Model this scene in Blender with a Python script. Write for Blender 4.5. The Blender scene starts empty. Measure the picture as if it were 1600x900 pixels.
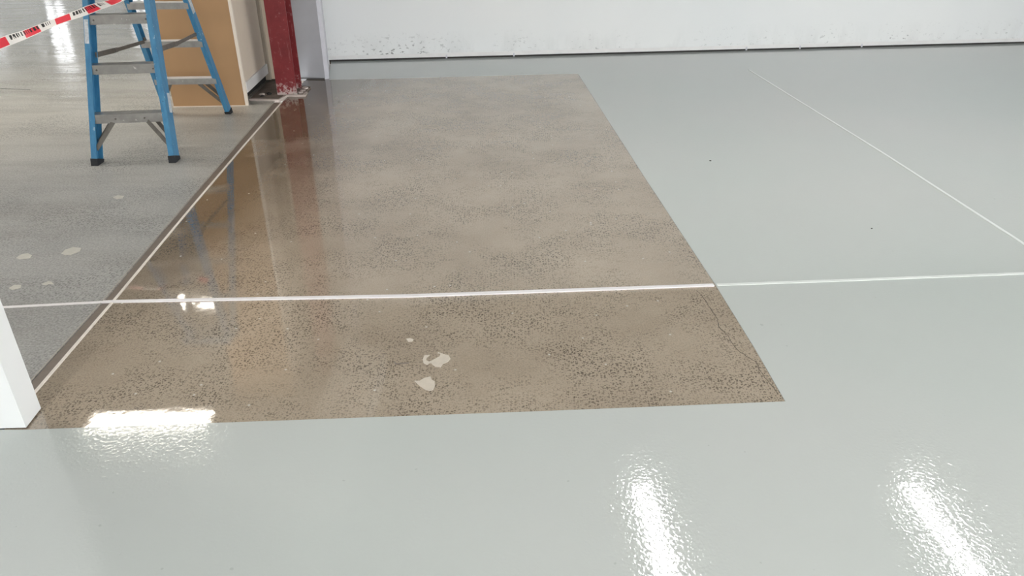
import bpy, bmesh, math, random
from mathutils import Vector, Matrix
random.seed(7)
S = bpy.context.scene
C = S.collection

# ---------------------------------------------------------------- camera
cam_d = bpy.data.cameras.new('camera')
cam_d.sensor_width = 36.0
cam_d.lens = 36.0 * 1157.0 / 1600.0
cam_d.clip_start = 0.05
cam = bpy.data.objects.new('camera', cam_d)
C.objects.link(cam)
cam.location = (0, 0, 1.6)
cam.rotation_euler = (math.radians(90 - 28.3), 0, 0)
S.camera = cam

# ---------------------------------------------------------------- world (daylight outside the hall windows) and exposure
W = bpy.data.worlds.new('daylight')
S.world = W
W.use_nodes = True
bg = W.node_tree.nodes['Background']
bg.inputs[0].default_value = (0.96, 0.98, 1.0, 1)
bg.inputs[1].default_value = 3.6
S.view_settings.view_transform = 'Standard'
S.view_settings.look = 'None'
S.view_settings.exposure = 0.93
S.view_settings.gamma = 1.0
S.view_settings.use_curve_mapping = False

LAMP_FRONT = (15.5, (1.0, 0.985, 0.955))
LAMP_HALL = (6.5, (1.0, 0.93, 0.80))
LAMP_HALL_FILL = (13.0, (1.0, 0.96, 0.90))  # for the unseen lamps added to brighten the hall
CEIL = 3.0

# ---------------------------------------------------------------- material helpers
class NT:
    def __init__(s, name):
        m = bpy.data.materials.new(name); m.use_nodes = True
        s.m = m; s.t = m.node_tree; s.b = s.t.nodes['Principled BSDF']
    def n(s, typ, **kw):
        nd = s.t.nodes.new(typ)
        for k, v in kw.items():
            if hasattr(nd, k): setattr(nd, k, v)
            else: nd.inputs[k.replace('_', ' ')].default_value = v
        return nd
    def l(s, a, b): s.t.links.new(a, b)
    def pos(s, scale=(1, 1, 1), rot=(0, 0, 0), loc=(0, 0, 0)):
        tc = s.n('ShaderNodeNewGeometry'); mp = s.n('ShaderNodeMapping')
        mp.inputs['Scale'].default_value = scale; mp.inputs['Rotation'].default_value = rot
        mp.inputs['Location'].default_value = loc
        s.l(tc.outputs['Position'], mp.inputs['Vector']); return mp.outputs[0]
    def noise(s, vec, scale, detail=3, rough=0.5):
        nd = s.n('ShaderNodeTexNoise'); nd.inputs['Scale'].default_value = scale
        nd.inputs['Detail'].default_value = detail; nd.inputs['Roughness'].default_value = rough
        s.l(vec, nd.inputs['Vector']); return nd.outputs['Fac']
    def ramp(s, fac, a, b, ca=(0, 0, 0, 1), cb=(1, 1, 1, 1)):
        r = s.n('ShaderNodeValToRGB'); e = r.color_ramp.elements
        e[0].position = a; e[0].color = ca; e[1].position = b; e[1].color = cb
        s.l(fac, r.inputs[0]); return r.outputs[0]
    def mix(s, fac, a, b, blend='MIX'):
        x = s.n('ShaderNodeMix', data_type='RGBA', blend_type=blend)
        for v, sock in ((fac, x.inputs[0]), (a, x.inputs[6]), (b, x.inputs[7])):
            if isinstance(v, (int, float)): sock.default_value = v
            elif isinstance(v, tuple): sock.default_value = v
            else: s.l(v, sock)
        return x.outputs[2]
    def math(s, op, a, b=0.0, clamp=False):
        x = s.n('ShaderNodeMath', operation=op); x.use_clamp = clamp
        for v, sock in ((a, x.inputs[0]), (b, x.inputs[1])):
            if isinstance(v, (int, float)): sock.default_value = v
            else: s.l(v, sock)
        return x.outputs[0]
    def bump(s, height, dist, strength=1.0, prev=None):
        b = s.n('ShaderNodeBump'); b.inputs['Strength'].default_value = strength
        b.inputs['Distance'].default_value = dist
        s.l(height, b.inputs['Height'])
        if prev is not None: s.l(prev, b.inputs['Normal'])
        return b.outputs[0]
    def out(s, color=None, rough=None, normal=None, **kw):
        for v, nm in ((color, 'Base Color'), (rough, 'Roughness'), (normal, 'Normal')):
            if v is None: continue
            if isinstance(v, (int, float, tuple)): s.b.inputs[nm].default_value = v
            else: s.l(v, s.b.inputs[nm])
        for k, v in kw.items(): s.b.inputs[k.replace('_', ' ')].default_value = v
        return s.m

def rgb(r, g, b):
    f = lambda c: ((c / 255 + 0.055) / 1.055) ** 2.4 if c > 10 else c / 255 / 12.92
    return (f(r), f(g), f(b), 1)

def plain(name, col, rough=0.5, var=0.12, scale=12, bump=0.0, metallic=0.0, spec=0.5):
    t = NT(name); p = t.pos()
    n = t.noise(p, scale, 4, 0.6)
    dark = tuple(c * (1 - var) for c in col[:3]) + (1,)
    light = tuple(min(1, c * (1 + var)) for c in col[:3]) + (1,)
    c = t.ramp(n, 0.3, 0.7, dark, light)
    nm = t.bump(t.noise(p, scale * 6, 3), bump) if bump else None
    return t.out(c, rough, nm, Metallic=metallic, Specular_IOR_Level=spec)

# ---------------------------------------------------------------- materials
def mat_paint_floor():
    t = NT('grey_floor_coating'); p = t.pos()
    big = t.noise(p, 0.55, 2, 0.5)
    c = t.ramp(big, 0.3, 0.72, rgb(190, 196, 192), rgb(195, 197, 194))
    fleck = t.ramp(t.noise(p, 38, 1, 0.3), 0.80, 0.83)
    c = t.mix(t.math('MULTIPLY', fleck, 0.35), c, rgb(150, 155, 150))
    dimple = t.ramp(t.noise(p, 85, 1.5, 0.5), 0.46, 0.78)
    orange_peel = t.bump(dimple, 0.00018)
    sag = t.bump(t.noise(p, 6, 2, 0.5), 0.0002, prev=orange_peel)
    return t.out(c, 0.025, sag, IOR=1.5)

def mat_sealed_concrete():
    t = NT('sealed_ground_concrete'); p = t.pos()
    pd = t.pos(scale=(1, 1, 0))
    big = t.noise(p, 0.9, 4, 0.6)
    c = t.ramp(big, 0.32, 0.70, rgb(157, 143, 127), rgb(185, 171, 154))
    med = t.ramp(t.noise(p, 5, 5, 0.65), 0.35, 0.7)
    c = t.mix(t.math('MULTIPLY', med, 0.35), c, rgb(181, 168, 152))
    # rusty brown towards the doorway, darkened to paint the wall reflection's dark side
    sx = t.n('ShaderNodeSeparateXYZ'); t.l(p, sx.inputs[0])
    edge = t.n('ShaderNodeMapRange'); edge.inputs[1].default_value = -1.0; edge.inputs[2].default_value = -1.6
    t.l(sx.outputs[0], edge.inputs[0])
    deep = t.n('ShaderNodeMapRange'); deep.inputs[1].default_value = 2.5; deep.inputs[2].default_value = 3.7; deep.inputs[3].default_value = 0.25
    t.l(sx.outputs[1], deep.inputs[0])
    rust_refl_dark = t.math('MULTIPLY', t.math('MULTIPLY', edge.outputs[0], deep.outputs[0]), t.ramp(t.noise(p, 1.6, 4, 0.6), 0.12, 0.5))
    c = t.mix(t.math('MULTIPLY', rust_refl_dark, 0.88), c, rgb(92, 76, 56))
    fine = t.noise(p, 160, 2, 0.6)
    c = t.mix(0.32, c, t.ramp(fine, 0.35, 0.65, (0.25, 0.22, 0.18, 1), (0.85, 0.8, 0.72, 1)), 'SOFT_LIGHT')
    # exposed dark aggregate: irregular stones in patches
    warp = t.n('ShaderNodeTexNoise'); warp.inputs['Scale'].default_value = 60; t.l(pd, warp.inputs['Vector'])
    wv = t.n('ShaderNodeVectorMath', operation='MULTIPLY_ADD')
    t.l(warp.outputs['Color'], wv.inputs[0]); wv.inputs[1].default_value = (0.012, 0.012, 0); t.l(pd, wv.inputs[2])
    def stones(scale, lo, hi, keep):
        v = t.n('ShaderNodeTexVoronoi', voronoi_dimensions='2D'); v.inputs['Scale'].default_value = scale
        t.l(wv.outputs[0], v.inputs['Vector'])
        s = t.ramp(v.outputs['Distance'], lo, hi, (1, 1, 1, 1), (0, 0, 0, 1))
        r = t.n('ShaderNodeSeparateColor'); t.l(v.outputs['Color'], r.inputs[0])
        k = t.math('LESS_THAN', r.outputs[0], keep)
        return t.math('MULTIPLY', s, k), r.outputs[1]
    s1, r1 = stones(72, 0.22, 0.36, 0.48)
    s2, r2 = stones(125, 0.22, 0.38, 0.45)
    patch = t.ramp(t.noise(p, 2.4, 5, 0.7), 0.40, 0.58)
    st = t.math('MULTIPLY', t.math('MAXIMUM', s1, s2), t.math('ADD', t.math('MULTIPLY', patch, 0.72), 0.10))
    stone_col = t.ramp(r1, 0.0, 1.0, rgb(66, 58, 50), rgb(106, 95, 82))
    c = t.mix(st, c, stone_col)
    # a few pale stones
    v = t.n('ShaderNodeTexVoronoi', voronoi_dimensions='2D'); v.inputs['Scale'].default_value = 14; t.l(pd, v.inputs['Vector'])
    wc = t.n('ShaderNodeSeparateColor'); t.l(v.outputs['Color'], wc.inputs[0])
    pale = t.math('MULTIPLY', t.ramp(v.outputs['Distance'], 0.05, 0.08, (1, 1, 1, 1), (0, 0, 0, 1)), t.math('LESS_THAN', wc.outputs[0], 0.05))
    c = t.mix(pale, c, rgb(205, 198, 186))
    nm = t.bump(t.noise(p, 45, 2, 0.5), 0.00007)
    nm = t.bump(t.noise(p, 8, 2, 0.5), 0.00018, prev=nm)
    ro = t.ramp(t.noise(p, 3, 4, 0.6), 0.3, 0.7, (0.02, 0.02, 0.02, 1), (0.045, 0.045, 0.045, 1))
    return t.out(c, ro, nm, IOR=2.1)

def mat_hall_concrete():
    t = NT('bare_hall_concrete'); p = t.pos()
    big = t.noise(p, 0.8, 4, 0.6)
    c = t.ramp(big, 0.3, 0.7, rgb(140, 140, 138), rgb(166, 165, 161))
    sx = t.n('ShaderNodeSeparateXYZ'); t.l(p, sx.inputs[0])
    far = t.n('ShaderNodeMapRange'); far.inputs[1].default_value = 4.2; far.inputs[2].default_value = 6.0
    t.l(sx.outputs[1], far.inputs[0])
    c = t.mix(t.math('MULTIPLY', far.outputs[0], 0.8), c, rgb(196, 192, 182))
    streak = t.noise(t.pos(scale=(0.5, 2.2, 1), rot=(0, 0, -0.2)), 1.6, 5, 0.6)
    c = t.mix(t.math('MULTIPLY', t.ramp(streak, 0.46, 0.66), 0.35), c, rgb(120, 116, 110))
    fine = t.noise(p, 110, 3, 0.6)
    c = t.mix(0.55, c, t.ramp(fine, 0.36, 0.64, (0.2, 0.2, 0.2, 1), (0.85, 0.85, 0.84, 1)), 'SOFT_LIGHT')
    v = t.n('ShaderNodeTexVoronoi', voronoi_dimensions='2D'); v.inputs['Scale'].default_value = 75; t.l(t.pos(scale=(1, 1, 0)), v.inputs['Vector'])
    st = t.ramp(v.outputs['Distance'], 0.25, 0.42, (1, 1, 1, 1), (0, 0, 0, 1))
    rc = t.n('ShaderNodeSeparateColor'); t.l(v.outputs['Color'], rc.inputs[0])
    st = t.math('MULTIPLY', st, t.math('LESS_THAN', rc.outputs[0], 0.5))
    st = t.math('MULTIPLY', st, t.ramp(t.noise(p, 1.7, 3), 0.4, 0.6))
    c = t.mix(t.math('MULTIPLY', st, 0.7), c, rgb(84, 82, 80))
    nm = t.bump(streak, 0.012)
    nm = t.bump(t.noise(p, 30, 2), 0.0008, prev=nm)
    ro = t.n('ShaderNodeMapRange'); ro.inputs[1].default_value = 4.5; ro.inputs[2].default_value = 8.5
    ro.inputs[3].default_value = 0.45; ro.inputs[4].default_value = 0.10
    t.l(sx.outputs[1], ro.inputs[0])
    return t.out(c, ro.outputs[0], nm)

def mat_white_wall():
    t = NT('white_wall_panel'); p = t.pos()
    c = t.ramp(t.noise(p, 0.7, 2), 0.3, 0.7, (0.76, 0.775, 0.77, 1), (0.80, 0.80, 0.785, 1))
    sx = t.n('ShaderNodeSeparateXYZ'); t.l(p, sx.inputs[0])
    low = t.n('ShaderNodeMapRange'); low.inputs[1].default_value = 0.30; low.inputs[2].default_value = 0.06
    t.l(sx.outputs[2], low.inputs[0])
    spread = t.ramp(t.noise(t.pos(scale=(1, 1, 0.2), loc=(0.2, 0, 0)), 1.1, 2), 0.44, 0.62)
    mark = t.ramp(t.noise(t.pos(scale=(1, 1, 1.6)), 22, 4, 0.65), 0.60, 0.68)
    dx = t.math('ABSOLUTE', t.math('ADD', sx.outputs[0], 1.15))
    knock = t.n('ShaderNodeMapRange'); knock.inputs[1].default_value = 0.75; knock.inputs[2].default_value = 0.15; t.l(dx, knock.inputs[0])
    chips = t.ramp(t.noise(t.pos(scale=(1, 1, 1.3), loc=(4, 0, 1)), 24, 3, 0.6), 0.59, 0.63)
    fac = t.math('MAXIMUM', t.math('MULTIPLY', t.math('MULTIPLY', mark, low.outputs[0]), spread),
                 t.math('MULTIPLY', t.math('MULTIPLY', chips, low.outputs[0]), knock.outputs[0]))
    c = t.mix(t.math('MULTIPLY', fac, 0.75), c, rgb(70, 72, 66))
    grime = t.math('MULTIPLY', t.ramp(t.noise(t.pos(scale=(1, 1, 0.4)), 5, 4, 0.6), 0.48, 0.75), low.outputs[0])
    c = t.mix(t.math('MULTIPLY', grime, 0.22), c, rgb(150, 150, 144))
    return t.out(c, 0.45, None)

def mat_column_red():
    t = NT('red_oxide_paint'); p = t.pos()
    c = t.ramp(t.noise(p, 7, 5, 0.65), 0.3, 0.75, rgb(112, 26, 30), rgb(136, 40, 44))
    sx = t.n('ShaderNodeSeparateXYZ'); t.l(p, sx.inputs[0])
    low = t.n('ShaderNodeMapRange'); low.inputs[1].default_value = 0.16; low.inputs[2].default_value = 0.0
    t.l(sx.outputs[2], low.inputs[0])
    spl = t.ramp(t.math('ADD', t.noise(p, 28, 4, 0.7), t.math('MULTIPLY', low.outputs[0], 0.22)), 0.60, 0.68)
    scr = t.ramp(t.noise(t.pos(scale=(6, 6, 0.7)), 6, 4, 0.65), 0.62, 0.72)
    c = t.mix(t.math('MULTIPLY', scr, 0.4), c, rgb(176, 120, 118))
    c = t.mix(t.math('MULTIPLY', spl, t.math('ADD', t.math('MULTIPLY', low.outputs[0], 0.8), 0.15)), c, rgb(205, 190, 184))
    return t.out(c, 0.5)

def mat_ladder_blue():
    t = NT('blue_fibreglass'); p = t.pos()
    c = t.ramp(t.noise(t.pos(scale=(3, 3, 0.4)), 14, 3), 0.3, 0.7, rgb(54, 116, 158), rgb(72, 136, 174))
    sp = t.ramp(t.noise(t.pos(scale=(1.5, 1.5, 0.6)), 34, 4, 0.65), 0.66, 0.70)
    c = t.mix(t.math('MULTIPLY', sp, 0.7), c, rgb(196, 210, 216))
    dk = t.ramp(t.noise(t.pos(loc=(3, 1, 2)), 30, 4, 0.6), 0.68, 0.72)
    c = t.mix(t.math('MULTIPLY', dk, 0.5), c, rgb(40, 62, 84))
    return t.out(c, 0.38)

def mat_aluminium():
    t = NT('dull_aluminium'); p = t.pos()
    c = t.ramp(t.noise(p, 18, 4, 0.6), 0.3, 0.7, rgb(150, 148, 144), rgb(172, 170, 166))
    sp = t.ramp(t.noise(p, 32, 4, 0.6), 0.67, 0.70)
    c = t.mix(t.math('MULTIPLY', sp, 0.8), c, rgb(225, 224, 220))
    return t.out(c, 0.34, None, Metallic=0.5)

def emit(name, strength, col):
    t = NT(name)
    t.b.inputs['Base Color'].default_value = (0.9, 0.9, 0.9, 1)
    t.b.inputs['Emission Color'].default_value = (*col, 1)
    t.b.inputs['Emission Strength'].default_value = strength
    return t.m

def mat_glass():
    t = NT('window_glass')
    tr = t.n('ShaderNodeBsdfTransparent'); gl = t.n('ShaderNodeBsdfGlossy'); gl.inputs['Roughness'].default_value = 0.02
    fr = t.n('ShaderNodeFresnel'); mx = t.n('ShaderNodeMixShader')
    t.l(fr.outputs[0], mx.inputs[0]); t.l(tr.outputs[0], mx.inputs[1]); t.l(gl.outputs[0], mx.inputs[2])
    t.l(mx.outputs[0], t.t.nodes['Material Output'].inputs['Surface'])
    return t.m

M = dict(
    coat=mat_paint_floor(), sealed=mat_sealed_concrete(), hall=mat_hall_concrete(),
    white=mat_white_wall(), red=mat_column_red(), blue=mat_ladder_blue(), alu=mat_aluminium(), glass=mat_glass(),
    plaster=plain('white_plaster', (0.80, 0.81, 0.80, 1), 0.55, 0.03, 2),
    ceil=plain('ceiling_paint', (0.32, 0.325, 0.32, 1), 0.8, 0.04, 1.2),
    beam=plain('white_beam_lining', (0.90, 0.91, 0.89, 1), 0.6, 0.02, 3),
    pier=plain('grey_pier_paint', rgb(184, 185, 190), 0.5, 0.05, 5),
    bead=plain('pale_corner_bead', rgb(204, 203, 210), 0.5, 0.06, 12),
    brown=plain('brown_hardboard', rgb(172, 136, 98), 0.5, 0.04, 3),
    beige=plain('beige_lining', rgb(222, 208, 190), 0.6, 0.05, 3),
    cream=plain('cream_edge_trim', rgb(232, 220, 206), 0.5, 0.04, 10),
    skirt=plain('white_skirting_paint', rgb(226, 224, 222), 0.4, 0.04, 10),
    jamb=plain('stone_jamb_paint', rgb(180, 168, 152), 0.5, 0.05, 8),
    dark=plain('dark_gap', rgb(46, 44, 42), 0.8, 0.15, 20),
    gap=plain('grey_shadow_gap', rgb(92, 92, 92), 0.7, 0.1, 12),
    strip=plain('raw_joint_concrete', rgb(116, 104, 94), 0.4, 0.12, 16, 0.0008),
    stripedge=plain('chalky_joint_edge', rgb(168, 160, 150), 0.6, 0.15, 30),
    pad=plain('rough_mortar', rgb(128, 116, 106), 0.8, 0.3, 16, 0.004),
    padedge=plain('pale_mortar_edge', rgb(196, 184, 176), 0.7, 0.15, 25, 0.002),
    line=plain('bright_white_line', rgb(238, 234, 234), 0.35, 0.03, 30),
    creamline=plain('cream_line', rgb(230, 222, 212), 0.45, 0.06, 30),
    paleline=plain('pale_coated_line', rgb(228, 232, 228), 0.2, 0.02, 20),
    filler=plain('pale_filler', rgb(204, 194, 180), 0.45, 0.06, 40),
    fillergrey=plain('grey_white_filler', rgb(192, 190, 180), 0.5, 0.06, 40),
    sticker=plain('worn_sticker', rgb(190, 196, 200), 0.5, 0.25, 60),
    rubber=plain('black_rubber', rgb(34, 36, 40), 0.7, 0.2, 30),
    steel=plain('dark_steel', rgb(112, 108, 102), 0.45, 0.15, 30, metallic=0.4),
    crack=plain('dark_crack', rgb(84, 74, 62), 0.8, 0.2, 60),
    tred=plain('tape_red', rgb(226, 54, 70), 0.35, 0.05, 30),
    twhite=plain('tape_white', rgb(232, 228, 224), 0.35, 0.03, 30),
    tblack=plain('tape_print_black', rgb(30, 28, 30), 0.4, 0.1, 30),
    frame=plain('lamp_frame_white', (0.82, 0.82, 0.82, 1), 0.4, 0.02, 5),
    winframe=plain('window_frame_grey', rgb(120, 122, 126), 0.4, 0.05, 5),
    lampf=emit('front_lamp_diffuser', *LAMP_FRONT), lamph=emit('hall_lamp_diffuser', *LAMP_HALL), lamp_fill=emit('hall_fill_lamp_diffuser', *LAMP_HALL_FILL),
)

# ---------------------------------------------------------------- mesh helpers
def mk(name, bm, mat, parent=None, smooth=False):
    bmesh.ops.recalc_face_normals(bm, faces=bm.faces[:])
    me = bpy.data.meshes.new(name); bm.to_mesh(me); bm.free()
    for m in (mat if isinstance(mat, (list, tuple)) else [mat]): me.materials.append(m)
    if smooth:
        for f in me.polygons: f.use_smooth = True
    o = bpy.data.objects.new(name, me); C.objects.link(o)
    if parent is not None:
        o.parent = parent
        o.matrix_parent_inverse = parent.matrix_world.inverted() if parent.type != 'EMPTY' else Matrix.Translation(-parent.location)
    return o

def tag(o, label=None, cat=None, group=None, kind=None):
    for k, v in (('label', label), ('category', cat), ('group', group), ('kind', kind)):
        if v: o[k] = v
    return o

def thing(name, loc, label, cat, group=None, kind=None):
    o = bpy.data.objects.new(name, None); C.objects.link(o)
    o.location = loc; o.empty_display_size = 0.1
    return tag(o, label, cat, group, kind)

def poly_prism(pts, z0, z1, bm=None):
    bm = bm or bmesh.new()
    lo = [bm.verts.new((x, y, z0)) for x, y in pts]; hi = [bm.verts.new((x, y, z1)) for x, y in pts]
    bm.faces.new(lo[::-1]); bm.faces.new(hi)
    n = len(pts)
    for i in range(n): bm.faces.new((lo[i], lo[(i + 1) % n], hi[(i + 1) % n], hi[i]))
    return bm

def box(x0, x1, y0, y1, z0, z1, bm=None):
    return poly_prism([(x0, y0), (x1, y0), (x1, y1), (x0, y1)], z0, z1, bm)

def sweep(profile, p0, p1, A, B, bm=None):
    """extrude a 2-D profile (coordinates along A and B) from p0 to p1"""
    bm = bm or bmesh.new(); p0, p1, A, B = map(Vector, (p0, p1, A, B))
    r0 = [bm.verts.new(p0 + A * a + B * b) for a, b in profile]
    r1 = [bm.verts.new(p1 + A * a + B * b) for a, b in profile]
    n = len(profile)
    for i in range(n): bm.faces.new((r0[i], r0[(i + 1) % n], r1[(i + 1) % n], r1[i]))
    bm.faces.new(r0[::-1]); bm.faces.new(r1)
    return bm

def bar(p0, p1, w, t, up=(0, 0, 1), bm=None):
    p0, p1 = Vector(p0), Vector(p1); d = (p1 - p0).normalized()
    A = d.cross(Vector(up)).normalized(); B = A.cross(d).normalized()
    return sweep([(-t / 2, -w / 2), (t / 2, -w / 2), (t / 2, w / 2), (-t / 2, w / 2)], p0, p1, A, B, bm)

def strip(pts, width, z0, z1, bm=None):
    """flat ribbon on the floor along a polyline"""
    P = [Vector((x, y, 0)) for x, y in pts]; L = []; R = []
    for i, p in enumerate(P):
        d = (P[min(i + 1, len(P) - 1)] - P[max(i - 1, 0)]).normalized(); n = Vector((-d.y, d.x, 0))
        w = width[i] if isinstance(width, (list, tuple)) else width
        L.append(p + n * w / 2); R.append(p - n * w / 2)
    return poly_prism([(p.x, p.y) for p in L] + [(p.x, p.y) for p in R[::-1]], z0, z1, bm)

def dense(a, b, n, jit=0.0):
    return [(a[0] + (b[0] - a[0]) * i / n + random.uniform(-jit, jit), a[1] + (b[1] - a[1]) * i / n + random.uniform(-jit, jit)) for i in range(n + 1)]

# ---------------------------------------------------------------- floors
STRIP_L = [(-2.03, 6.309), (-1.885, 4.082), (-1.847, 3.512), (-1.80, 2.87), (-1.765, 2.09)]
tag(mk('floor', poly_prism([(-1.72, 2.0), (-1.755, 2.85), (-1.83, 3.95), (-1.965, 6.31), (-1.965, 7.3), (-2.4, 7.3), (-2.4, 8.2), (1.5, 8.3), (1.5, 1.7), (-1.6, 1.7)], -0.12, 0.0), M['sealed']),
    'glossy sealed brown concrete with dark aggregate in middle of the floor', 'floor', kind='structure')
PATCH_R = [(0.65, 7.43), (0.838, 4.41), (0.934, 2.996), (0.96, 2.46), (0.969, 2.12)]
coat_pts = [(-14, 1.90), (-1.634, 1.964), (0.044, 2.061), (0.969, 2.12), (0.96, 2.46), (0.934, 2.996), (0.838, 4.41), (0.65, 7.43),
            (-1.744, 7.152), (-1.925, 8.1), (9, 9.6), (9, -6), (-14, -6)]
tag(mk('floor', poly_prism(coat_pts, -0.12, 0.0022), M['coat']),
    'shiny pale grey coated floor wrapping round the brown concrete', 'floor', kind='structure')
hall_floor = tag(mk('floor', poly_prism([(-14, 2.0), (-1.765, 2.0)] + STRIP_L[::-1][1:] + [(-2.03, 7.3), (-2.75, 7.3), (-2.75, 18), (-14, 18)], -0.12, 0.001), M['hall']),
    'dull grey ground concrete floor under the blue stepladder', 'floor', kind='structure')
js = tag(mk('trim_1', poly_prism(STRIP_L + [(-1.72, 2.09), (-1.755, 2.85), (-1.83, 3.95), (-1.965, 6.31)], -0.02, -0.0005), M['strip']),
    'dark raw concrete joint strip beside the slanting cream line', 'trim', kind='structure')
mk('joint_edge', strip([(x - 0.006, y) for x, y in STRIP_L], 0.005, -0.01, 0.0025), M['stripedge'], js)
mk('saw_cut', strip([(-7.0, 6.93), (-4.9, 6.83), (-4.366, 6.768)], 0.012, -0.01, 0.0018), M['gap'], hall_floor)

# ---------------------------------------------------------------- walls, ceiling
def wy(x): return 7.983 + (x + 1.925) * 0.1337
wb = tag(mk('wall_back', poly_prism([(-1.925, wy(-1.925)), (9.05, wy(9.05)), (9.05, wy(9.05) + 0.12), (-1.925, wy(-1.925) + 0.12)], 0.022, CEIL), M['white']),
    'long white panel wall with dark scuffs along its foot', 'wall', kind='structure')
bb = tag(mk('baseboard_back', poly_prism([(-1.925, wy(-1.925) - 0.006), (9.05, wy(9.05) - 0.006), (9.05, wy(9.05)), (-1.925, wy(-1.925))], 0.024, 0.062), M['skirt']),
    'thin white bottom channel along the foot of the scuffed white wall', 'baseboard', kind='structure')
mk('recess_shade', poly_prism([(-1.925, wy(-1.925) + 0.012), (9.05, wy(9.05) + 0.012), (9.05, wy(9.05) + 0.1), (-1.925, wy(-1.925) + 0.1)], 0.0, 0.03), M['dark'], wb)  # solid dark fill paints the shadow line under the raised panel
for x in (-0.70, 0.02, 2.63, 3.26, 4.0):
    mk('clip', box(x - 0.008, x + 0.008, wy(x) - 0.010, wy(x), 0.008, 0.045), M['bead'], wb)
# pier behind the red column
pier = tag(mk('wall_pier', poly_prism([(-2.75, 7.28), (-1.787, 7.185), (-1.955, 7.985), (-2.75, 7.985)], -0.02, CEIL), M['pier']),
    'grey painted pier between the red column and the white wall', 'wall', kind='structure')
mk('corner_bead', poly_prism([(-1.787, 7.183), (-1.752, 7.205), (-1.925, 7.985), (-1.96, 7.985)], -0.02, CEIL), M['bead'], pier)
mk('base_line', poly_prism([(-2.3, 7.222), (-1.79, 7.172), (-1.79, 7.18), (-2.3, 7.23)], 0, 0.012), M['gap'], pier)
# white stub of wall at the lower left
part = tag(mk('wall_left', poly_prism([(-1.643, 2.076), (-1.634, 1.970), (-1.722, 1.966), (-14, 1.60), (-14, 1.70)], 0.006, CEIL), M['plaster']),
    'end of a white plastered partition wall at lower left', 'wall', kind='structure')
mk('bottom_gap_shade', poly_prism([(-1.652, 2.066), (-1.644, 1.98), (-14, 1.62), (-14, 1.69)], -0.01, 0.01), M['gap'], part)  # grey fill stands in for the shadow under the partition foot
def plain_wall(nm, x0, x1, y0, y1, label): return tag(mk(nm, box(x0, x1, y0, y1, 0, CEIL), M['plaster']), label, 'wall', kind='structure')
wr = bmesh.new()     # right wall, unseen; wide opening placed and sized for side daylight
box(9, 9.12, -6, -3.5, 0, CEIL, wr); box(9, 9.12, 4.8, 9.6, 0, CEIL, wr); box(9, 9.12, -3.5, 4.8, 2.85, CEIL, wr); box(9, 9.12, -3.5, 4.8, 0, 0.3, wr)
tag(mk('wall_right', wr, M['plaster']), 'white wall with a wide unseen daylight opening at the right end of the coated room', 'wall', kind='structure')
fr = bmesh.new()      # unseen wall behind the viewpoint; wide opening added for daylight
box(-14, -2.5, -6.12, -6, 0, CEIL, fr); box(7.0, 9, -6.12, -6, 0, CEIL, fr); box(-2.5, 7.0, -6.12, -6, 2.85, CEIL, fr)
tag(mk('wall_front', fr, M['plaster']), 'white wall with a wide daylight opening added behind the viewpoint', 'wall', kind='structure')
tag(mk('ground', poly_prism([(-30, -30), (30, -30), (30, 30), (9.12, 30), (9.12, -6.12), (-14.12, -6.12), (-14.12, 30), (-30, 30)], -0.12, -0.01), M['ceil']), 'pale concrete yard outside the added openings', 'ground', kind='structure')
hl = bmesh.new()  # unseen left wall; long opening added so daylight brightens the hall
box(-14.12, -14, -6, 3.0, 0, CEIL, hl); box(-14.12, -14, 15.5, 18.1, 0, CEIL, hl); box(-14.12, -14, 3.0, 15.5, 0, 0.4, hl); box(-14.12, -14, 3.0, 15.5, 2.85, CEIL, hl)
tag(mk('wall_hall_left', hl, M['plaster']), 'white wall with a long added daylight opening on the far left of the hall', 'wall', kind='structure')
plain_wall('wall_hall_right', -2.85, -2.75, 7.0, 18, 'plain white wall running into the hall behind the brown board')
tag(mk('ceiling', box(-14.1, 9.1, -6.1, 18.1, CEIL, CEIL + 0.1), M['ceil']), 'flat pale ceiling over both rooms', 'ceiling', kind='structure')
tag(mk('trim_2', poly_prism([(-1.84, 2.0), (-1.36, 2.02), (-1.36, 6.6), (-1.84, 6.9)], 2.72, CEIL), M['beam']),
    'white boxed beam overhead between the red column and the partition', 'beam', kind='structure')
# far hall wall with windows
wins = [(-12.4, -11.9, 1.55, 1.95), (-11.25, -10.95, 1.6, 1.95), (-10.80, -10.30, 0.90, 1.92), (-8.9, -8.2, 0.6, 1.0)]
fw = bmesh.new(); xs = -14.0
for x0, x1, z0, z1 in wins:
    box(xs, x0, 18, 18.12, 0, CEIL, fw); box(x0, x1, 18, 18.12, 0, z0, fw); box(x0, x1, 18, 18.12, z1, CEIL, fw); xs = x1
box(xs, -2.75, 18, 18.12, 0, CEIL, fw)
tag(mk('wall_hall_back', fw, M['plaster']), 'far hall wall whose bright windows mirror in the grey floor', 'wall', kind='structure')
for i, (x0, x1, z0, z1) in enumerate(wins):
    w = thing('window_%d' % (i + 1), ((x0 + x1) / 2, 18.06, z0), 'window in the far hall wall, %s' % ['widest and leftmost', 'small and high, second from left', 'tall, third from left', 'low, rightmost'][i], 'window', kind='structure')
    f = bmesh.new(); t = 0.05
    box(x0, x1, 18.03, 18.09, z0, z0 + t, f); box(x0, x1, 18.03, 18.09, z1 - t, z1, f)
    box(x0, x0 + t, 18.03, 18.09, z0, z1, f); box(x1 - t, x1, 18.03, 18.09, z0, z1, f)
    zm = (z0 + z1) / 2 + 0.05; xm = (x0 + x1) / 2
    box(x0, x1, 18.035, 18.085, zm - 0.025, zm + 0.025, f); box(xm - 0.025, xm + 0.025, 18.035, 18.085, z0, z1, f)
    mk('window_frame', f, M['winframe'], w)
    mk('pane', box(x0 + t, x1 - t, 18.058, 18.062, z0 + t, z1 - t), M['glass'], w)

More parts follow.
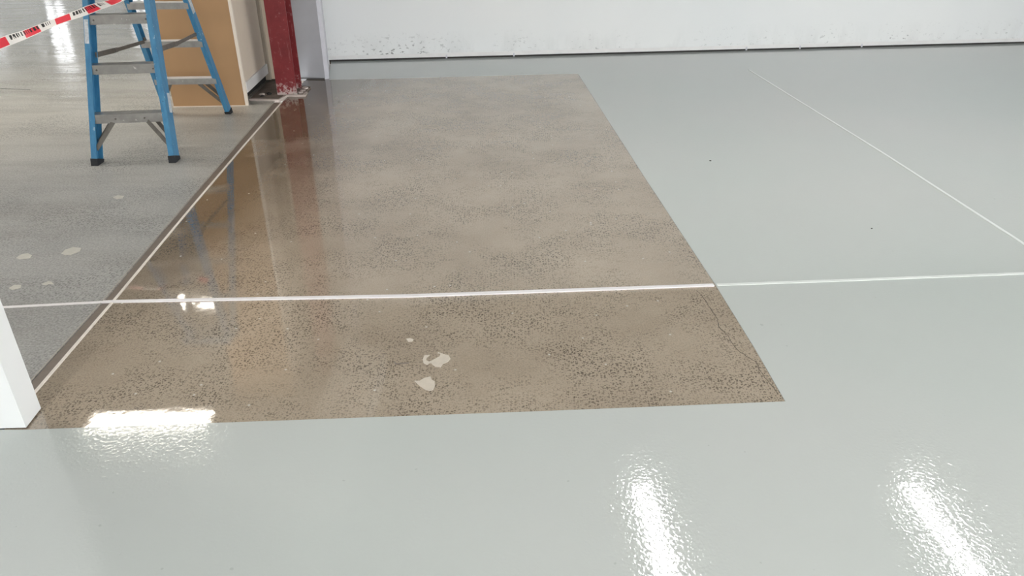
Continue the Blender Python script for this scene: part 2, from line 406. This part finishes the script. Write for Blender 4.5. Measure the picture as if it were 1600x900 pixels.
# ---------------------------------------------------------------- stub wall faced with brown board
stub = thing('wall_stub', (-2.5, 6.5, 0), 'stub wall faced with brown board behind the ladder, beside the red column', 'wall', kind='structure')
mk('core', poly_prism([(-2.79, 6.19), (-2.235, 6.22), (-2.28, 6.95), (-2.79, 6.95)], 0.10, CEIL), M['beige'], stub)
mk('front_board', poly_prism([(-2.822, 6.160), (-2.236, 6.200), (-2.236, 6.215), (-2.822, 6.175)], 0.0, CEIL), M['brown'], stub)
mk('edge_trim', poly_prism([(-2.236, 6.197), (-2.213, 6.199), (-2.213, 6.222), (-2.236, 6.22)], 0.0, CEIL), M['cream'], stub)
mk('side_lining', poly_prism([(-2.235, 6.222), (-2.219, 6.222), (-2.262, 6.95), (-2.28, 6.95)], 0.17, CEIL), M['beige'], stub)
mk('skirting', poly_prism([(-2.235, 6.222), (-2.206, 6.222), (-2.249, 6.96), (-2.28, 6.96)], 0.105, 0.19), M['skirt'], stub)
mk('dark_void', poly_prism([(-2.80, 6.22), (-2.31, 6.24), (-2.34, 7.2), (-2.80, 7.2)], 0.0, 0.10), M['dark'], stub)
mk('bottom_bead', poly_prism([(-2.822, 6.148), (-2.236, 6.186), (-2.236, 6.196), (-2.822, 6.158)], 0.0, 0.006), M['cream'], stub)
jm = tag(mk('trim_3', box(-2.30, -2.255, 7.02, 7.14, 0.03, CEIL), M['jamb']), 'narrow stone coloured jamb between the brown stub wall and red column', 'jamb', kind='structure')
mk('stop_bead', box(-2.255, -2.20, 7.06, 7.16, 0.03, CEIL), M['beige'], jm)

# ---------------------------------------------------------------- red steel column and its mortar pad
pad = tag(mk('mortar_pad', poly_prism([(-2.255, 6.385), (-2.005, 6.365), (-2.0, 6.515), (-1.835, 6.525), (-1.84, 6.83), (-2.0, 6.9), (-2.05, 7.2), (-2.30, 7.2)], -0.02, 0.012), M['pad']),
    'rough brown mortar pad under the red column', 'pad')
e = strip([(-2.255, 6.372), (-2.18, 6.368), (-2.0, 6.353), (-1.985, 6.45), (-1.965, 6.515), (-1.88, 6.512), (-1.822, 6.515), (-1.828, 6.62)], [0.02, 0.03, 0.026, 0.02, 0.02, 0.022, 0.03, 0.02], -0.01, 0.016)
mk('pale_edge', e, M['padedge'], pad)
ms = bmesh.new()
for cx, cy, r in ((-1.875, 6.60, 0.028), (-1.868, 6.68, 0.022), (-1.872, 6.75, 0.026), (-1.90, 6.54, 0.02)):
    pts = []
    for k in range(10):
        a = k * math.tau / 10; rr = r * random.uniform(0.7, 1.25); pts.append((cx + math.cos(a) * rr, cy + math.sin(a) * rr * 1.3))
    poly_prism(pts, 0.008, 0.02 + random.uniform(0, 0.012), ms)
mk('mortar_splash', ms, M['padedge'], pad)
col = thing('steel_column', (-1.98, 6.65, 0.012), 'red painted steel column standing between the brown stub wall and grey pier', 'column')
def rotp(pts, c=(-1.98, 6.65), a=0.06):
    return [(c[0] + (x - c[0]) * math.cos(a) - (y - c[1]) * math.sin(a), c[1] + (x - c[0]) * math.sin(a) + (y - c[1]) * math.cos(a)) for x, y in pts]
mk('front_flange', poly_prism(rotp([(-2.065, 6.53), (-1.895, 6.53), (-1.895, 6.545), (-2.065, 6.545)]), 0.012, CEIL), M['red'], col)
mk('web', poly_prism(rotp([(-1.988, 6.544), (-1.972, 6.544), (-1.972, 6.756), (-1.988, 6.756)]), 0.012, CEIL), M['red'], col)
mk('rear_flange', poly_prism(rotp([(-2.065, 6.755), (-1.895, 6.755), (-1.895, 6.77), (-2.065, 6.77)]), 0.012, CEIL), M['red'], col)
def chunk(name, loc, s, mat, label, group=None):
    bm = bmesh.new(); bmesh.ops.create_icosphere(bm, subdivisions=1, radius=1)
    for v in bm.verts:
        v.co = Vector((v.co.x * s[0], v.co.y * s[1], v.co.z * s[2])) * random.uniform(0.7, 1.2); v.co.z = max(v.co.z, -s[2] * 0.6)
    o = mk(name, bm, mat); o.location = (loc[0], loc[1], loc[2] + s[2] * 0.6); o.rotation_euler.z = random.uniform(0, 3)
    return tag(o, label, 'rubble', group)
chunk('rubble_chunk', (-2.19, 6.52, 0.012), (0.034, 0.024, 0.012), M['padedge'], 'pale flat rubble chunk on the mortar pad nearest the skirting', 'rubble beside the red column')
chunk('rubble_chunk', (-2.135, 6.54, 0.012), (0.030, 0.026, 0.012), M['dark'], 'black rubble chunk on the mortar pad nearest the red column', 'rubble beside the red column')
chunk('rubble_chunk', (-2.17, 6.47, 0.012), (0.022, 0.018, 0.010), M['dark'], 'small black rubble chunk at the front of the mortar pad', 'rubble beside the red column')

# ---------------------------------------------------------------- lines on the floor
ln = thing('white_line', (0, 2.95, 0), 'long white line crossing the whole floor from left to right', 'floor line')
mk('hall_section', strip([(-2.6, 2.76), (-2.223, 2.79), (-1.80, 2.838)], 0.018, 0.0005, 0.003), M['line'], ln)
mk('bright_section', strip([(-1.80, 2.838), (-1.752, 2.842), (-1.1, 2.868), (-0.457, 2.893), (0.25, 2.945), (0.925, 2.996)], [0.018, 0.019, 0.021, 0.023, 0.023, 0.020], -0.001, 0.005), M['line'], ln)
mk('coated_section', strip([(0.94, 2.997), (1.48, 3.037), (2.419, 3.112), (4.0, 3.235), (8.9, 3.62)], 0.019, 0.001, 0.0045), M['paleline'], ln)
tag(mk('cream_line', strip([(-1.965, 6.309), (-1.90, 5.1), (-1.832, 3.953), (-1.758, 2.852), (-1.724, 2.208), (-1.718, 2.09)], 0.0115, -0.002, 0.0035), M['creamline']),
    'thin cream line slanting along the edge between grey and brown concrete', 'floor line')
tag(mk('pale_line', strip([(2.38, 7.576), (2.552, 4.92), (2.619, 3.441), (2.64, 2.6), (2.9, -5.0)], 0.017, 0.001, 0.0045), M['paleline']),
    'faint pale line running across the grey coating at right', 'floor line')

# ---------------------------------------------------------------- filler patches, crack, specks
def patch(pts, mat, label, group, z=0.0, h=0.0016):
    tag(mk('filler_patch', poly_prism(pts, z - 0.0005, z + h), mat), label, 'filler patch', group)
g1 = 'filler on the brown concrete'
patch([(-0.345, 2.39), (-0.341, 2.416), (-0.32, 2.418), (-0.331, 2.4), (-0.331, 2.383), (-0.319, 2.372), (-0.309, 2.38), (-0.297, 2.393), (-0.281, 2.41), (-0.28, 2.429), (-0.293, 2.432), (-0.288, 2.438), (-0.276, 2.43), (-0.262, 2.423), (-0.247, 2.416), (-0.238, 2.393), (-0.247, 2.37), (-0.265, 2.357), (-0.271, 2.334), (-0.292, 2.339), (-0.302, 2.35), (-0.309, 2.362), (-0.317, 2.363), (-0.324, 2.35), (-0.339, 2.363)],
      M['filler'], 'pale hook shaped filler patch, largest on the brown concrete', g1)
patch([(-0.362, 2.247), (-0.341, 2.247), (-0.325, 2.265), (-0.304, 2.274), (-0.297, 2.253), (-0.285, 2.244), (-0.282, 2.214), (-0.286, 2.19), (-0.299, 2.184), (-0.317, 2.193), (-0.337, 2.214)],
      M['filler'], 'pale pointed filler patch nearest the coated floor', g1)
patch([(-0.427, 2.537), (-0.412, 2.541), (-0.397, 2.532), (-0.401, 2.517), (-0.416, 2.514)], M['filler'], 'tiny pale filler dab nearest the long white line', g1)
patch([(-0.453, 2.37), (-0.446, 2.352), (-0.427, 2.358), (-0.396, 2.36), (-0.395, 2.368), (-0.428, 2.366), (-0.443, 2.362), (-0.449, 2.372)], M['strip'], 'faint angular filler smear left of the hook shaped patch', g1, h=0.0008)
g2 = 'filler on the grey hall floor'
patch([(-2.245, 3.328), (-2.25, 3.376), (-2.224, 3.405), (-2.178, 3.395), (-2.166, 3.357), (-2.193, 3.313), (-2.222, 3.315)], M['fillergrey'], 'whitish oval filler patch, largest on the grey hall floor', g2, 0.001)
patch([(-2.442, 3.282), (-2.439, 3.319), (-2.416, 3.334), (-2.379, 3.31), (-2.371, 3.278), (-2.415, 3.264)], M['fillergrey'], 'whitish filler patch at left edge, beside the largest oval one', g2, 0.001)
patch([(-2.352, 4.095), (-2.34, 4.129), (-2.295, 4.116), (-2.287, 4.082), (-2.316, 4.069)], M['fillergrey'], 'small whitish filler patch nearest the stepladder', g2, 0.001)
patch([(-2.29, 2.968), (-2.283, 2.999), (-2.251, 2.999), (-2.236, 2.968), (-2.264, 2.949)], M['fillergrey'], 'small whitish filler patch just above the line at left edge', g2, 0.001)
patch([(-2.164, 3.007), (-2.149, 3.036), (-2.132, 3.032), (-2.105, 3.004), (-2.13, 3.007), (-2.141, 2.995)], M['fillergrey'], 'thin ragged filler smear between the line and the large oval patch', g2, 0.001, 0.0008)
cp = [(0.835, 2.95), (0.847, 2.911), (0.862, 2.78), (0.869, 2.687), (0.859, 2.645), (0.868, 2.60), (0.878, 2.57), (0.886, 2.464), (0.912, 2.41), (0.936, 2.374), (0.938, 2.30), (0.941, 2.268), (0.953, 2.2), (0.957, 2.16)]
fine = []
for a, b in zip(cp, cp[1:]): fine += dense(a, b, 4, 0.0025)[:-1]
tag(mk('floor_crack', strip(fine, [random.uniform(0.001, 0.0035) for _ in fine], -0.001, 0.0006), M['crack']), 'thin jagged crack near the right corner of the brown concrete', 'crack')
chunk('grit_speck', (1.325, 4.757, 0.002), (0.008, 0.008, 0.004), M['dark'], 'dark grit speck on the coating nearer the white wall')
chunk('grit_speck', (1.923, 3.636, 0.002), (0.005, 0.005, 0.003), M['dark'], 'tiny dark grit speck on the coating beside the pale line')

# ---------------------------------------------------------------- stepladder
lad = thing('stepladder', (-2.5, 5.3, 0), 'blue fibreglass stepladder with aluminium treads standing before the brown board', 'stepladder')
FT, RT = 0.33, -0.28          # lean of front and rear rails (run per rise)
def FL(h): return Vector((-2.74 + 0.043 * h, 4.70 + FT * h, h))
def FR(h): return Vector((-2.254 - 0.086 * h, 4.76 + FT * h, h))
def RL(h): return Vector((-2.768 + 0.004 * h, 5.93 + RT * h, h))
def RR(h): return Vector((-2.295 - 0.067 * h, 5.96 + RT * h, h))
TOP = 1.74
def rail(fn, inward, depth, fl, nm='rail', stickers=()):
    # C channel: web outside, flanges turned inward
    d = (fn(1) - fn(0)).normalized(); A = Vector((inward, 0, 0)); A = (A - d * A.dot(d)).normalized()
    B = d.cross(A).normalized()
    if B.y < 0: B = -B
    w = 0.007; h = depth / 2
    prof = [(-0.018, -h), (fl - 0.018, -h), (fl - 0.018, -h + w), (w - 0.018, -h + w), (w - 0.018, h - w), (fl - 0.018, h - w), (fl - 0.018, h), (-0.018, h)]
    r = mk(nm, sweep(prof, fn(0.012), fn(TOP), A, B), M['blue'], lad)
    sp = [(-0.022, -h - 0.004), (fl - 0.014, -h - 0.004), (fl - 0.014, h + 0.004), (-0.022, h + 0.004)]
    bm = bmesh.new()
    lo = [fn(0) + A * a + B * b for a, b in sp]; hi = [fn(0.034 if nm == 'front_rail' else 0.03) + A * a + B * b for a, b in sp]
    for v in lo: v.z = 0.001
    vl = [bm.verts.new(v) for v in lo]; vh = [bm.verts.new(v) for v in hi]
    bm.faces.new(vl[::-1]); bm.faces.new(vh)
    for i in range(4): bm.faces.new((vl[i], vl[(i + 1) % 4], vh[(i + 1) % 4], vh[i]))
    mk('rubber_foot', bm, M['rubber'], r)
    for h0, h1, pr in stickers:
        mk('sticker', sweep(pr, fn(h0), fn(h1), A, B), M['sticker'], r)
front_pl = [(-0.014, -0.0425), (0.012, -0.0425), (0.012, -0.0405), (-0.014, -0.0405)]
side_pl = [(-0.0195, 0.0), (-0.0175, 0.0), (-0.0175, 0.036), (-0.0195, 0.036)]
rail(FL, 1, 0.082, 0.036, 'front_rail', [(0.72, 0.86, front_pl)]); rail(FR, -1, 0.082, 0.036, 'front_rail', [(0.30, 0.42, side_pl)])
rail(RL, 1, 0.060, 0.034, 'rear_rail'); rail(RR, -1, 0.060, 0.034, 'rear_rail', [(0.80, 0.92, [(-0.0195, -0.02), (-0.0175, -0.02), (-0.0175, 0.022), (-0.0195, 0.022)])])
for h in (0.31, 0.604, 0.896, 1.19, 1.48):
    a, b = FL(h), FR(h); ax = (b - a).normalized()
    by = Vector((0, 0, 1)).cross(ax).normalized()
    # tread: flat top with turned-down front and rear lips
    y0, y1 = -0.042, 0.045
    pf = [(y0, 0.0), (y0, -0.058), (y0 + 0.004, -0.058), (y0 + 0.004, -0.005), (y1 - 0.004, -0.005), (y1 - 0.004, -0.03), (y1, -0.03), (y1, 0.0)]
    st = mk('step', sweep(pf, a - ax * 0.010, b + ax * 0.010, by, (0, 0, 1)), M['alu'], lad)
    fr = [0.3, 0.7] if h < 0.4 else [0.08, 0.92]
    for q in fr:
        rv = bmesh.new()
        m = Matrix.Translation(a.lerp(b, q) + by * (y0 - 0.002) + Vector((0, 0, -0.03))) @ Matrix.Rotation(math.pi / 2, 4, 'X')
        bmesh.ops.create_cone(rv, cap_ends=True, segments=8, radius1=0.006, radius2=0.005, depth=0.006, matrix=m)
        mk('rivet', rv, M['steel'], st)
for h in (0.306, 0.599, 0.88, 1.17, 1.46):
    a, b = RL(h), RR(h); ax = (b - a).normalized(); by = Vector((0, 0, 1)).cross(ax).normalized()
    pf = [(-0.03, 0.0), (-0.03, -0.045), (-0.026, -0.045), (-0.026, -0.005), (0.03, -0.005), (0.03, 0.0)]
    rbar = mk('rear_bar', sweep(pf, a - ax * 0.008, b + ax * 0.008, by, (0, 0, 1)), M['alu'], lad)
    mk('bar_top_glint', sweep([(-0.032, 0.0), (0.036, 0.0), (0.036, 0.003), (-0.032, 0.003)], a + ax * 0.018, b - ax * 0.018, by, (0, 0, 1)), M['skirt'], rbar)  # added white sheet paints the light caught on the bar's top
def brace(p0, p1):
    mk('brace', bar(p0, p1, 0.006, 0.026, (0, 1, 0)), M['steel'], lad)
# diagonal braces under the bottom treads
f = lambda q, h: FL(h).lerp(FR(h), q)
r_ = lambda q, h: RL(h).lerp(RR(h), q)
off = Vector((0, -0.022, 0)); ob = Vector((0, 0.03, 0))
brace(f(0.27, 0.262) + off, FL(0.095) + off + Vector((0.008, 0, 0)))
brace(f(0.73, 0.262) + off, FR(0.105) + off + Vector((-0.008, 0, 0)))
brace(f(0.78, 0.270) + ob, FR(0.130) + ob + Vector((-0.008, 0, 0)))
brace(f(0.22, 0.270) + ob, FL(0.130) + ob + Vector((0.008, 0, 0)))
brace(r_(0.70, 0.262) - Vector((0, 0.02, 0)), RR(0.10) - Vector((0.008, 0.02, 0)))
brace(r_(0.77, 0.264) + Vector((0, 0.02, 0)), RR(0.135) + Vector((-0.008, 0.02, 0)))
brace(r_(0.22, 0.262) - Vector((0, 0.02, 0)), RL(0.12) + Vector((0.008, -0.02, 0)))
# folding spreaders
def spreader(a, mid, b):
    s = mk('spreader', bar(a, mid, 0.032, 0.005), M['steel'], lad)
    mk('folding_arm', bar(mid + (a - mid) * 0.15 + Vector((0.005, 0, 0)), b + Vector((0.005, 0, 0)), 0.024, 0.005), M['steel'], s)
    bm = bmesh.new(); bmesh.ops.create_cone(bm, cap_ends=True, segments=10, radius1=0.011, radius2=0.011, depth=0.016, matrix=Matrix.Translation(mid) @ Matrix.Rotation(math.pi / 2, 4, 'Y'))
    mk('hinge_pin', bm, M['steel'], s)
    mk('bracket', bar(b + Vector((0.004, 0.0, 0.028)), b + Vector((0.004, 0.0, -0.022)), 0.026, 0.006, (0, 1, 0)), M['steel'], s)
spreader(FL(0.655) + Vector((0.016, 0.02, 0)), (FL(0.655) + RL(0.6)) / 2 + Vector((0.012, -0.05, -0.003)), RL(0.598) + Vector((0.016, -0.01, 0)))
spreader(FR(0.672) + Vector((-0.016, 0.02, 0)), (FR(0.672) + RR(0.65)) / 2 + Vector((-0.02, 0.0, -0.012)), RR(0.652) + Vector((-0.016, -0.01, 0)))
cl = (FL(TOP) + FR(TOP) + RL(TOP) + RR(TOP)) / 4
mk('top_cap', box(cl.x - 0.21, cl.x + 0.19, cl.y - 0.12, cl.y + 0.12, TOP - 0.03, TOP + 0.03), M['blue'], lad)

# ---------------------------------------------------------------- barrier tape
KN = [(-7.5, 3.6, 0.75, 20), (-5.0, 3.95, 0.56, 30), (-3.9, 4.18, 0.57, 25), (-3.318, 4.35, 0.681, 14), (-3.0, 4.50, 0.804, 16), (-2.878, 4.57, 0.845, 42),
      (-2.757, 4.65, 0.892, 54), (-2.585, 4.72, 0.949, 46), (-2.543, 4.80, 0.966, 56), (-2.501, 4.95, 0.980, 66), (-2.42, 5.02, 1.02, 40), (-2.345, 5.05, 1.06, 10)]
def cr(p0, p1, p2, p3, t):
    return tuple(0.5 * (2 * b + (c - a) * t + (2 * a - 5 * b + 4 * c - d) * t * t + (3 * b - a - 3 * c + d) * t ** 3) for a, b, c, d in zip(p0, p1, p2, p3))
path = []
for i in range(len(KN) - 1):
    p = [KN[max(i - 1, 0)], KN[i], KN[i + 1], KN[min(i + 2, len(KN) - 1)]]
    n = 60 if i < 3 else 40
    path += [cr(*p, k / n) for k in range(n)]
path.append(KN[-1])
arc = [0.0]
for a, b in zip(path, path[1:]): arc.append(arc[-1] + (Vector(a[:3]) - Vector(b[:3])).length)
i0 = min(range(len(path)), key=lambda i: abs(path[i][0] + 2.963))   # where a red block ends
S0 = arc[i0]; PER = 0.186
def frame_at(s):
    s = max(0.0, min(arc[-1], s))
    k = next((i for i in range(len(arc) - 1) if arc[i + 1] >= s), len(arc) - 2)
    t = (s - arc[k]) / max(1e-9, arc[k + 1] - arc[k])
    q = [a + (b - a) * t for a, b in zip(path[k], path[k + 1])]
    d = (Vector(path[k + 1][:3]) - Vector(path[k][:3])).normalized(); v = Vector((q[0], q[1], q[2]))
    up = (Vector((0, 0, 1)) - d * d.z).normalized(); out = d.cross(up)
    if out.y > 0: out = -out
    a = math.radians(q[3])
    w = up * math.cos(a) - out * math.sin(a)
    nrm = d.cross(w).normalized()
    if nrm.y > 0: nrm = -nrm
    return v, w, nrm
HWID = 0.0285
tape = tag(thing('barrier_tape', (-2.6, 4.7, 0), 'red and white barrier tape with black print strung across the ladder', 'tape'))
def tape_piece(s0, s1, lo, hi, n, lift=0.0, th=0.0006, bm=None):
    bm = bm or bmesh.new(); ring = []
    for k in range(n + 1):
        v, w, nr = frame_at(s0 + (s1 - s0) * k / n)
        ring.append([bm.verts.new(v + w * a + nr * b) for a, b in ((lo, lift), (hi, lift), (hi, lift + th), (lo, lift + th))])
    for r0, r1 in zip(ring, ring[1:]):
        for i in range(4): bm.faces.new((r0[i], r0[(i + 1) % 4], r1[(i + 1) % 4], r1[i]))
    bm.faces.new(ring[0]); bm.faces.new(ring[-1][::-1])
    return bm
kb_ = bmesh.new()
k0 = -int(S0 / PER) - 1; k1 = int((arc[-1] - S0) / PER) + 1
MARKS = [(0.10, 0.17), (0.20, 0.27), (0.30, 0.345), (0.36, 0.39), (0.44, 0.48), (0.53, 0.565), (0.60, 0.62), (0.66, 0.68), (0.72, 0.77), (0.83, 0.90), (0.94, 0.99), (1.10, 1.18), (1.22, 1.245), (1.28, 1.30), (1.34, 1.36)]
for k in range(k0, k1):
    a = S0 + k * PER; m = a + PER * 0.52; b = a + PER
    lim = lambda s: max(0.0, min(arc[-1], s))
    if lim(m) - lim(a) > 0.005: mk('white_band', tape_piece(lim(a), lim(m), -HWID, HWID, 8), M['twhite'], tape)
    if lim(b) - lim(m) > 0.005:
        rb = bmesh.new()
        for lo, hi in ((-HWID, -HWID * 0.86), (-HWID * 0.86, HWID * 0.86), (HWID * 0.86, HWID)): tape_piece(lim(m), lim(b), lo, hi, 8, bm=rb)
        nf = len(rb.faces) // 3
        for q, fc in enumerate(rb.faces): fc.material_index = 1 if q // nf == 1 else 0
        bmesh.ops.remove_doubles(rb, verts=rb.verts[:], dist=1e-5)
        mk('red_band', rb, [M['twhite'], M['tred']], tape)
    if k % 2 == 0:
        for u, v in MARKS:
            s, e_ = lim(a + u * PER), lim(a + v * PER)
            if e_ - s > 0.002: tape_piece(s, e_, -HWID * 0.12, HWID * 0.80, 2, lift=0.0007, th=0.0003, bm=kb_)
mk('black_print', kb_, M['tblack'], tape)['kind'] = 'stuff'

# ---------------------------------------------------------------- ceiling lights
def lamp(x0, x1, y0, y1, mat, label, rz=0.0, split=None, group='ceiling lights mirrored in the floor'):
    cx, cy = (x0 + x1) / 2, (y0 + y1) / 2
    L = thing('ceiling_light', (cx, cy, CEIL - 0.06), label, 'ceiling light', group)
    f = bmesh.new(); t = 0.025
    box(x0 - t, x1 + t, y0 - t, y1 + t, CEIL - 0.03, CEIL - 0.001, f)
    for q in ((x0 - t, x0, y0 - t, y1 + t), (x1, x1 + t, y0 - t, y1 + t), (x0, x1, y0 - t, y0), (x0, x1, y1, y1 + t)):
        box(*q, CEIL - 0.06, CEIL - 0.03, f)
    mk('lamp_frame', f, M['frame'], L)
    for a, b in (split or [(x0, x1)]):
        mk('diffuser', box(a, b, y0, y1, CEIL - 0.045, CEIL - 0.035), mat, L)
    L.rotation_euler.z = rz
lamp(1.055, 1.245, 3.65, 4.86, M['lampf'], 'long panel lamp mirrored at bottom centre of the coated floor', 0.05)
lamp(3.365, 3.555, 3.65, 4.86, M['lampf'], 'long panel lamp mirrored at bottom right of the coated floor', 0.05)
lamp(-4.09, -2.93, 5.52, 5.86, M['lamph'], 'warm panel lamp mirrored where brown concrete meets coating', 0.05)
lamp(-4.20, -3.62, 7.90, 8.24, M['lamph'], 'twin panel lamp mirrored as two spots below the long white line', 0.0, [(-4.20, -4.02), (-3.90, -3.62)])
for i, (x, y) in enumerate([(1.15, 0.6), (3.46, 0.6), (6.2, 4.3), (6.2, 0.6), (1.15, -3.0), (3.46, -3.0), (6.2, -3.0), (-1.6, -3.0), (-1.6, 0.4), (-4.2, -1.0)]):  # unseen lamps added to light the coated room
    lamp(x - 0.1, x + 0.1, y - 0.62, y + 0.62, M['lampf'], 'long panel lamp added out of view to light the coated room', group='lamps added out of view to light the coated room')
for i, (x, y) in enumerate([(-9.5, 6.0), (-9.5, 10.0), (-4.6, 15.0), (-3.6, 3.2), (-5.6, 4.0), (-7.6, 5.4), (-5.3, 5.4)]):  # unseen lamps added as extra hall light
    lamp(x - 0.6, x + 0.6, y - 0.15, y + 0.15, M['lamp_fill'], 'warm panel lamp added out of view to brighten the hall', group='lamps added out of view to brighten the hall')
